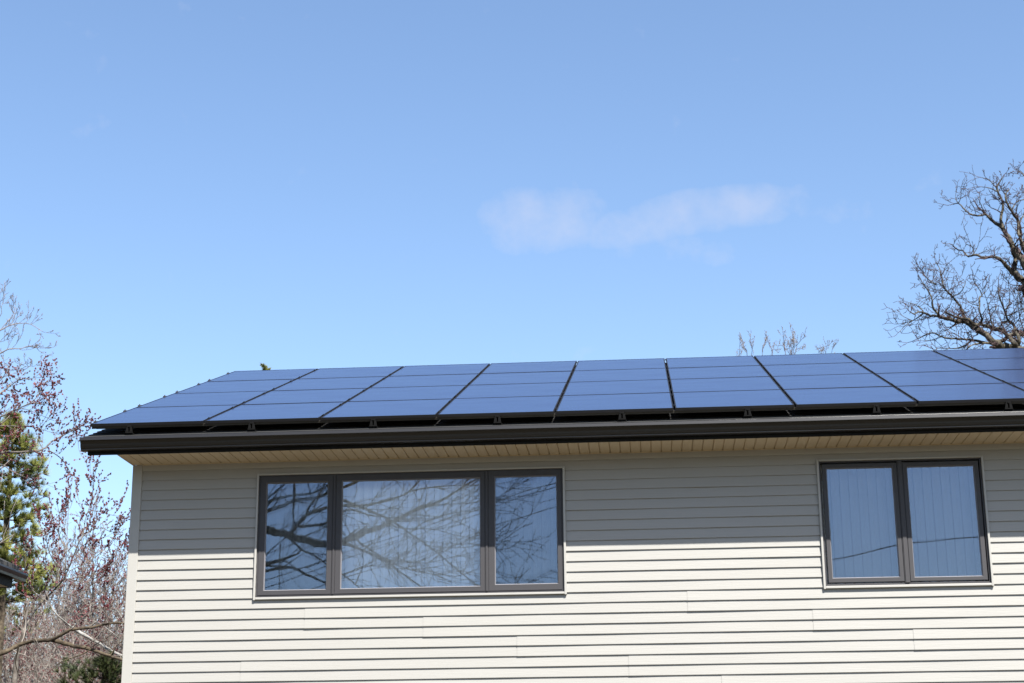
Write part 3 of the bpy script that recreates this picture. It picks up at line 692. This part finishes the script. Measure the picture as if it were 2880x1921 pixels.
Lb(C3, (6, 1.5), (435, 820), (435, 760), (450, 680), (510, 520), (520, 400), (530, 220)); Lb(C3, (5, 1.2), (500, 760), (560, 600), (620, 460), (640, 420), (660, 300), (700, 180), (720, 60), (725, -10))
Lb(C3, (3, 1), (660, 270), (700, 240), (760, 240), (860, 230), (940, 150), lv=1, tl=.4); Lb(C3, (3, 1), (760, 240), (860, 270), (1000, 290), lv=1, tl=.35)
Lb(C3, (4, 1.2), (640, 420), (760, 370), (860, 400), (900, 390), lv=1, tl=.45); Lb(C3, (4, 1.2), (540, 700), (700, 620), (820, 520), (900, 420), tl=.5)
Lb(C3, (4, 1.2), (500, 520), (450, 400), (480, 260), (540, 110), tl=.5); Lb(C3, (4, 1.2), (450, 680), (380, 560), (350, 430), (300, 330), tl=.5)
Lb(C3, (4, 1.2), (500, 760), (680, 800), (760, 860), (800, 960), tl=.6); Lb(C3, (4, 1.2), (340, 930), (250, 850), (200, 700), (180, 560), tl=.6)
Lb(C3, (4, 1.2), (560, 760), (760, 720), (880, 640), (960, 540), tl=.5); Lb(C3, (4, 1.2), (400, 860), (600, 900), (760, 980), (940, 1000), tl=.6)
bb = at(40, 1900, MY2); mb_.limb([Vector((bb.x, MY2, 0)), at(20, 2200, MY2), at(40, 1900, MY2), at(69, 1769, MY2)], .06, .035, tw=0, lv=0)
mb_.finish('maple_tree', (bb.x, MY2, 0), 'grey', 'greytwig', 'bud', 'upright slender maple thick with red buds, just left of the house corner', 'tree')

# --- brown limbed tree in front, low at the left
br = Tree(23, len=.7, den=.28, lv=3, wig=.25, trop=.15, ang=(35, 70), rmin=.0035, tr=.012, ratio=.6)
BY = 6.5; Lc = lambda c, w_, *q, **k: br.px(BY, c(*q), w=w_, **k)
Lc(C3, (16, 6), (-250, 1420), (0, 1340), (150, 1270), (270, 1240), (400, 1230), (540, 1160), (700, 1140), (850, 1110), (970, 1105), dj=.3)
Lc(C3, (14, 6), (400, 1235), (540, 1275), (700, 1310), (850, 1360), (950, 1390), (1100, 1420), dj=.3); Lc(C3, (5, 1.5), (-100, 520), (0, 490), (90, 480), (200, 530), lv=1)
Lc(C3, (5, 1.5), (700, 1310), (600, 1360), (480, 1400), (360, 1500)); Lc(C3, (5, 1.5), (150, 1270), (120, 1400), (140, 1500))
Lc(C3, (4, 1.5), (850, 1360), (900, 1280), (960, 1230), lv=1)
bb = at(-250, 2000, BY); br.limb([Vector((bb.x, BY, 0)), at(-240, 2200, BY), at(-200, 1990, BY), at(-91, 1867, BY)], .16, .08, tw=0, lv=0)
br.px(BY, [(-230, 2100), (-260, 1800), (-200, 1600), (-36, 1539)], w=(16, 6), tw=.2)
br.finish('bare_tree', (bb.x, BY, 0), 'brown', 'greytwig', 'bud', 'bare tree with heavy brown limbs forking low at the left', 'tree')
# --- white barked birch stems slanting behind
bi = Tree(24, len=.8, den=.30, lv=3, wig=.2, trop=-.02, ang=(30, 60), rmin=.004, tr=.010)
for q, w_ in ((((380, 960), (450, 1050), (560, 1140)), (6, 5)), (((560, 1140), (780, 1270), (940, 1360), (1080, 1440)), (9, 7)), (((900, 1000), (960, 1100), (1000, 1250)), (4, 3)), (((640, 1080), (760, 1100), (880, 1190), (960, 1260)), (4, 2))):
    bi.px(14, C3(*q), w=w_, tw=.8)
bb = at(420, 2050, 14); bi.limb([Vector((bb.x, 14, 0)), at(410, 1990, 14), at(393, 1875, 14)], .07, .05, tw=0, lv=0)
bi.finish('birch_tree', (bb.x, 14, 0), 'birch', 'greytwig', 'bud', 'slanting white barked birch stems behind the house corner', 'tree')
# --- pale tree high at the left edge
pa = Tree(25, len=.75, den=.2, lv=3, wig=.2, trop=.2, ang=(25, 55), rmin=.005, tr=.010, bud=.02, nb=1)
for q, w_ in ((((-250, 560), (-100, 470), (0, 410), (80, 370), (160, 355), (240, 365), (330, 420)), (5, 1.5)), (((0, 410), (60, 340), (100, 290), (95, 260)), (2.5, 1)), (((-200, 700), (0, 590), (70, 555), (160, 550), (230, 530), (300, 545)), (5, 1.5)),
              (((-150, 420), (0, 300), (10, 230), (30, 180)), (3, 1)), (((-150, 520), (0, 500), (50, 480)), (2.5, 1)), (((-100, 800), (60, 760), (130, 730), (200, 690), (250, 690)), (3, 1)), (((-120, 860), (0, 800), (60, 700), (40, 670)), (3, 1))):
    pa.px(24, C2(*q), w=w_, tw=.8, start=.3)
bb = at(-330, 1200, 24); pa.limb([Vector((bb.x, 24, 0)), at(-340, 1500, 24), at(-300, 1150, 24), at(-150, 1000, 24)], .2, .07, tw=0, lv=0)
for q in (((-200, 1050), (-140, 1000), (-91, 984)), ((-220, 1080), (-150, 1050), (-73, 1034)), ((-180, 1030), (-120, 970), (-54, 933)), ((-220, 1090), (-120, 1080), (-36, 1071))): pa.px(24, q, w=(8, 4), tw=.1)
pa.finish('bare_tree', (bb.x, 24, 0), 'pale', 'pale', 'budtip', 'pale twigged bare tree reaching in high at the left edge', 'tree')
# --- grey thicket trees filling the lower left, each its own tree
spec = [(10, 30, 1560, 'left of the pine trunk'), (60, 26, 1690, 'beneath the neighbouring gutter'), (120, 34, 1600, 'between the pine and the slender maple'), (170, 27, 1700, 'under the slender maple'),
        (215, 36, 1560, 'behind the fork of the brown limbs'), (262, 29, 1500, 'second from the house corner'), (318, 25, 1470, 'closest to the house corner'), (300, 38, 1640, 'in front of the evergreen shrub top'),
        (-20, 24, 1700, 'lowest at the left edge'), (90, 40, 1740, 'low behind the birch fork'), (230, 22, 1790, 'short and bushy above the evergreen shrub')]
for i, (px, Y, top, wh) in enumerate(spec):
    t = Tree(50+i, len=1.15, den=.19, lv=3, wig=.32, trop=.14, ang=(28, 68), rmin=.0062, tr=.013, bud=.034 if i % 2 == 0 else 0, nb=1)
    b = at(px, 2300, Y); base = Vector((b.x, Y, 0)); tp = at(px, top, Y)
    nstem = 5
    for j in range(nstem):
        dx = (j-(nstem-1)/2)*.42+t.r.uniform(-.2, .2); h = tp.z*t.r.uniform(.78, 1.0) if j else tp.z
        t.limb([base+Vector((dx*.15, 0, 0)), base+Vector((dx*.6, t.r.uniform(-.4, .4), h*.4)), base+Vector((dx*1.2+t.r.uniform(-.2, .2), t.r.uniform(-.6, .6), h*.72)), base+Vector((dx*1.6, t.r.uniform(-.6, .6), h))], .05, .01, start=.35, tw=.95, k=5)
    t.finish('thicket_tree', base, ('grey', 'brown', 'pale')[i % 3] if i % 3 != 1 else 'grey', 'greytwig', 'bud', f'grey twiggy bare tree in the lower left thicket, {wh}', 'tree', 'bare thicket trees at the left')
# far wood behind them reads as one mass
r = random.Random(77); br_ = MB()
for i in range(5200):
    Y = r.uniform(45, 70); px = r.uniform(-150, 420); top = 1640+r.uniform(0, 160)+60*math.sin(px*.03); hpx = r.uniform(top, 2250)
    p = at(px, hpx, Y); d = (UPV+rvec(r)*.55).normalized(); l = r.uniform(.5, 1.6)
    br_.tube([p, p+d*l*.5+rvec(r)*.08, p+d*l], [.018, .013, .006], 3)
tag(br_.build('far_wood', 'greytwig'), 'distant grey bare wood seen low between the nearer trees at the left', 'wood', kind='stuff')

sw = MB(); r = random.Random(5)                # unseen mass added behind the camera, blocks low sky light on the wall
for i in range(150):
    x = -150+i*2.0; y = -70+r.uniform(-4, 4)
    for k in range(22):
        p = Vector((x+r.uniform(-1.6, 1.6), y+r.uniform(-3, 3), r.uniform(0, 6.2))); d = rvec(r)*r.uniform(.8, 1.6); e = rvec(r)*r.uniform(.8, 1.6); sw.quad(p, p+d, p+d+e, p+e)
tag(sw.build('low_sky_blocker', 'front'), 'unseen dark mass added behind the camera to block low sky light', 'wood', kind='stuff')

# --- tree in the front yard, seen only mirrored in the windows
fr = Tree(41, len=1.15, den=.24, lv=2, wig=.15, trop=.05, ang=(18, 48), rmin=.0055, tr=.014, ratio=.62, flat=.5)
D = 13.5
def mir(cp_, w_, pts, **k):
    sc = (D-CY)/F; off = fr.r.uniform(-.8, .8); P_ = []
    for i, (a, b) in enumerate(cp_(*pts) if cp_ else pts):
        p = at(a, b, D+off*math.sin(i)); P_.append(Vector((p.x, -p.y, p.z)))
    return fr.limb(P_, w_[0]*sc*.5, w_[1]*sc*.5, **k)
Q1, Q2 = cropper(700, 1320, 4.357), cropper(940, 1330, 4.752); I_ = None
mir(I_, (26, 20), [(560, 1440), (650, 1462), (755, 1490), (791, 1501), (849, 1515), (918, 1531), (963, 1525)], tw=.35)
mir(I_, (20, 5), [(963, 1525), (1003, 1509), (1045, 1490), (1076, 1481), (1108, 1466), (1140, 1450), (1171, 1433), (1203, 1424), (1255, 1399), (1329, 1353)])
mir(I_, (14, 4), [(814, 1501), (837, 1476), (863, 1446), (892, 1435), (918, 1426), (965, 1421), (1018, 1422), (1066, 1414), (1119, 1401), (1150, 1387), (1182, 1353)])
mir(I_, (7, 3), [(863, 1446), (866, 1428), (884, 1405), (905, 1380), (930, 1350)], tw=.6)
mir(I_, (10, 8), [(700, 1450), (750, 1437), (792, 1423), (824, 1409), (861, 1405), (895, 1396), (920, 1386), (965, 1370), (1010, 1352)], tw=.4)
mir(I_, (9, 6), [(700, 1440), (750, 1405), (780, 1382), (803, 1361), (830, 1330)], tw=.3); mir(I_, (7, 7), [(826, 1340), (826, 1365), (826, 1405)], tw=.1)
mir(I_, (9, 5), [(750, 1412), (800, 1399), (831, 1393), (872, 1389), (900, 1375), (920, 1366), (965, 1350)], tw=.4)
mir(I_, (9, 4), [(842, 1481), (872, 1478), (918, 1469), (965, 1437), (1003, 1435), (1037, 1448), (1080, 1455), (1140, 1460)])
mir(I_, (10, 3), [(965, 1405), (1018, 1427), (1066, 1448), (1108, 1469), (1150, 1498), (1192, 1526), (1235, 1559), (1298, 1612), (1350, 1650)])
mir(I_, (12, 4), [(963, 1528), (993, 1536), (1035, 1553), (1077, 1572), (1119, 1601), (1167, 1633), (1200, 1660)]); mir(I_, (8, 2), [(1000, 1515), (1024, 1532), (1087, 1572), (1150, 1597), (1214, 1612), (1256, 1629)])
mir(I_, (8, 3), [(720, 1590), (748, 1563), (787, 1527), (814, 1508)], tw=.8); mir(I_, (9, 6), [(680, 1610), (750, 1604), (815, 1595), (861, 1616), (916, 1641), (965, 1660)], tw=.8)
mir(I_, (8, 4), [(820, 1520), (847, 1545), (884, 1563), (916, 1588), (970, 1620), (1003, 1646)], tw=.7); mir(I_, (5, 3), [(790, 1530), (787, 1580), (786, 1640), (784, 1680)], tw=.4)
mir(I_, (6, 1.5), [(1100, 1475), (1129, 1486), (1214, 1488), (1277, 1505), (1346, 1517), (1420, 1522)]); mir(I_, (6, 1.5), [(1120, 1455), (1150, 1448), (1235, 1456), (1298, 1473), (1346, 1498), (1400, 1520)])
mir(I_, (6, 1.5), [(1150, 1500), (1190, 1470), (1256, 1448), (1346, 1425), (1420, 1390)]); mir(I_, (5, 1.5), [(1180, 1425), (1250, 1420), (1330, 1412), (1400, 1400), (1450, 1370)])
mir(I_, (5, 1.5), [(1000, 1640), (1020, 1592), (1024, 1570), (1010, 1540)]); mir(I_, (5, 1.5), [(960, 1617), (1000, 1605), (1024, 1591), (1080, 1560)]); mir(I_, (4, 1.5), [(1024, 1592), (1060, 1590), (1100, 1597), (1160, 1590)])
mir(I_, (6, 1.5), [(1050, 1560), (1120, 1575), (1200, 1580), (1300, 1560), (1400, 1550)]); mir(I_, (5, 1.5), [(1200, 1600), (1280, 1620), (1350, 1600), (1420, 1610)]); mir(I_, (5, 1.5), [(1150, 1387), (1230, 1370), (1320, 1365), (1410, 1360)])
mir(I_, (4, 1.5), [(1190, 1530), (1260, 1540), (1340, 1535), (1430, 1500), (1470, 1470)], tw=.7); mir(I_, (3, 1), [(1380, 1640), (1440, 1650), (1455, 1610), (1475, 1580)], tw=.3)
b0 = at(430, 1440, D); trk = Vector((b0.x, -D, 0))
fr.limb([trk, trk+Vector((0, 0, 3)), Vector((b0.x+.1, -D, b0.z-1)), Vector((b0.x+.3, -D, b0.z+2.5)), Vector((b0.x+.2, -D-.3, b0.z+5))], .42, .14, tw=.3)
for q in ([(430, 1540), (500, 1460), (560, 1440)], [(440, 1500), (560, 1470), (700, 1450)], [(430, 1650), (560, 1630), (720, 1590)]): mir(I_, (34, 20), q, tw=.1)
fr.finish('shade_tree', tuple(trk), 'front', 'front', 'bud', 'big bare shade tree mirrored in the panes of the wide window', 'tree')
sm_ = Tree(43, len=.7, den=.2, lv=2, wig=.15, trop=.25, ang=(20, 45), rmin=.005, tr=.012)
b1 = at(2620, 1660, 16); bs = Vector((b1.x, -16-6, 0))
for dx in (-.5, -.2, .1, .5, .9):
    sm_.limb([bs, bs+Vector((dx*.5, 0, 2.5)), bs+Vector((dx, 0, 4.2+dx*.2)), bs+Vector((dx*1.4, 0, 5.9))], .05, .008, start=.4)
sm_.finish('small_tree', tuple(bs), 'front', 'front', 'bud', 'small bare tree whose top is mirrored low in the two pane window', 'tree')
# --- overhead wires, mirrored in the windows
def wire(pts, Dw, rad, label):
    P_ = []
    for a, b in pts:
        p = at(a, b, Dw); P_.append(Vector((p.x, -p.y, p.z)))
    d0 = (P_[0]-P_[-1]).normalized()
    m_ = MB(); m_.tube(smooth([P_[0]+(P_[0]-P_[1]).normalized()*14]+P_+[P_[-1]+(P_[-1]-P_[-2]).normalized()*14], 6), [rad]*(6*(len(P_)+1)+1), 5)
    tag(m_.build('overhead_wire', 'cable'), label, 'wire', 'overhead wires mirrored in the windows')
wire([(1391, 1415), (1561, 1358)], 20, .011, 'uppermost black overhead wire mirrored in the right pane of the wide window')
wire([(1391, 1428), (1561, 1369)], 20, .010, 'black overhead wire mirrored just under the uppermost one in the wide window')
wire([(1391, 1482), (1562, 1424)], 20, .010, 'black overhead wire mirrored lowest in the right pane of the wide window')
wire([(2342, 1573), (2522, 1533), (2600, 1522), (2755, 1512)], 20, .012, 'black overhead wire mirrored across the two pane window')

# ------------------------------------------------------------------ neighbouring house and shed
nb = tag(empty('neighbour_house', (-8, 8, 0)), 'neighbouring house of which only a dark gutter corner and roof edge show at the left', 'house')
e = at(80.3, 1615.4, 10.5); ge = e
gp = [(0, 0), (.03, -.0), (.125, .0), (.128, -.03), (.112, -.06), (.095, -.085), (.09, -.125), (0, -.125)]
def nsweep(m, prof, y0, y1, x0, z0):
    n = len(m.v); k = len(prof)
    for y in (y0, y1): m.v += [(x0+a, y, z0+b) for a, b in prof]
    for i in range(k): m.f.append((n+i, n+(i+1) % k, n+k+(i+1) % k, n+k+i))
    m.f.append(tuple(n+i for i in range(k))); m.f.append(tuple(n+k+i for i in range(k)))
X = ge.x-.128; Zg = ge.z
m_ = MB(); nsweep(m_, gp, -6, 10.5, X, Zg); m_.build('gutter', 'alu', nb)
m_ = MB(); m_.box(X-.022, X-.001, -6, 10.15, Zg-.27, Zg+.02); m_.box(X-.5, X-.0225, 10.10, 10.14, Zg-.27, Zg+.0); m_.build('fascia', 'fascia', nb)
m_ = MB(); m_.box(X-.5, X-.0225, -6, 10.09, Zg-.262, Zg-.25); m_.build('soffit', 'soffit', nb)
m_ = MB()
for xa, za_, xb, zb_2 in ((X+.02, Zg+.02, X-5, Zg+2.35), (X-5.001, Zg+2.35, X-10, Zg+.02)):
    m_.hexa([(xa, -6, za_), (xa, 10.35, za_), (xb, 10.35, zb_2), (xb, -6, zb_2), (xa, -6, za_+.085), (xa, 10.35, za_+.085), (xb, 10.35, zb_2+.085), (xb, -6, zb_2+.085)])
m_.build('roof', 'oldshingle', nb)
m_ = MB(); m_.box(X-9.5, X-.5, -5.6, 9.9, 0, Zg-.1); m_.build('wall', 'siding', nb)
sh = tag(empty('shed', (-.2, 13, 0)), 'maroon boarded shed glimpsed between the evergreen shrub and the house corner', 'shed')
a = at(333, 1921, 13); m_ = MB(); pk = at(349, 1862, 13)
m_.v += [(a.x, 13, 0), (a.x+3, 13, 0), (a.x+3, 13, a.z), (pk.x+1, 13, pk.z+.1), (pk.x, 13, pk.z), (a.x, 13, a.z)]; m_.v += [(x, 16, z) for x, y, z in m_.v[:6]]
m_.f += [tuple(range(6)), tuple(range(11, 5, -1))]+[(i, (i+1) % 6, (i+1) % 6+6, i+6) for i in range(6)]
m_.build('wall', 'maroon', sh)
m_ = MB(); c_ = at(337, 1921, 12.9); m_.tube([Vector((c_.x, 12.97, c_.z-.1)), Vector((c_.x+.05, 12.9, c_.z+.0)), Vector((c_.x+.14, 12.85, c_.z-.1))], [.02, .02, .02], 6); m_.build('lamp_bracket', 'cable', sh)
S.cycles.max_bounces = 8; S.cycles.transparent_max_bounces = 12
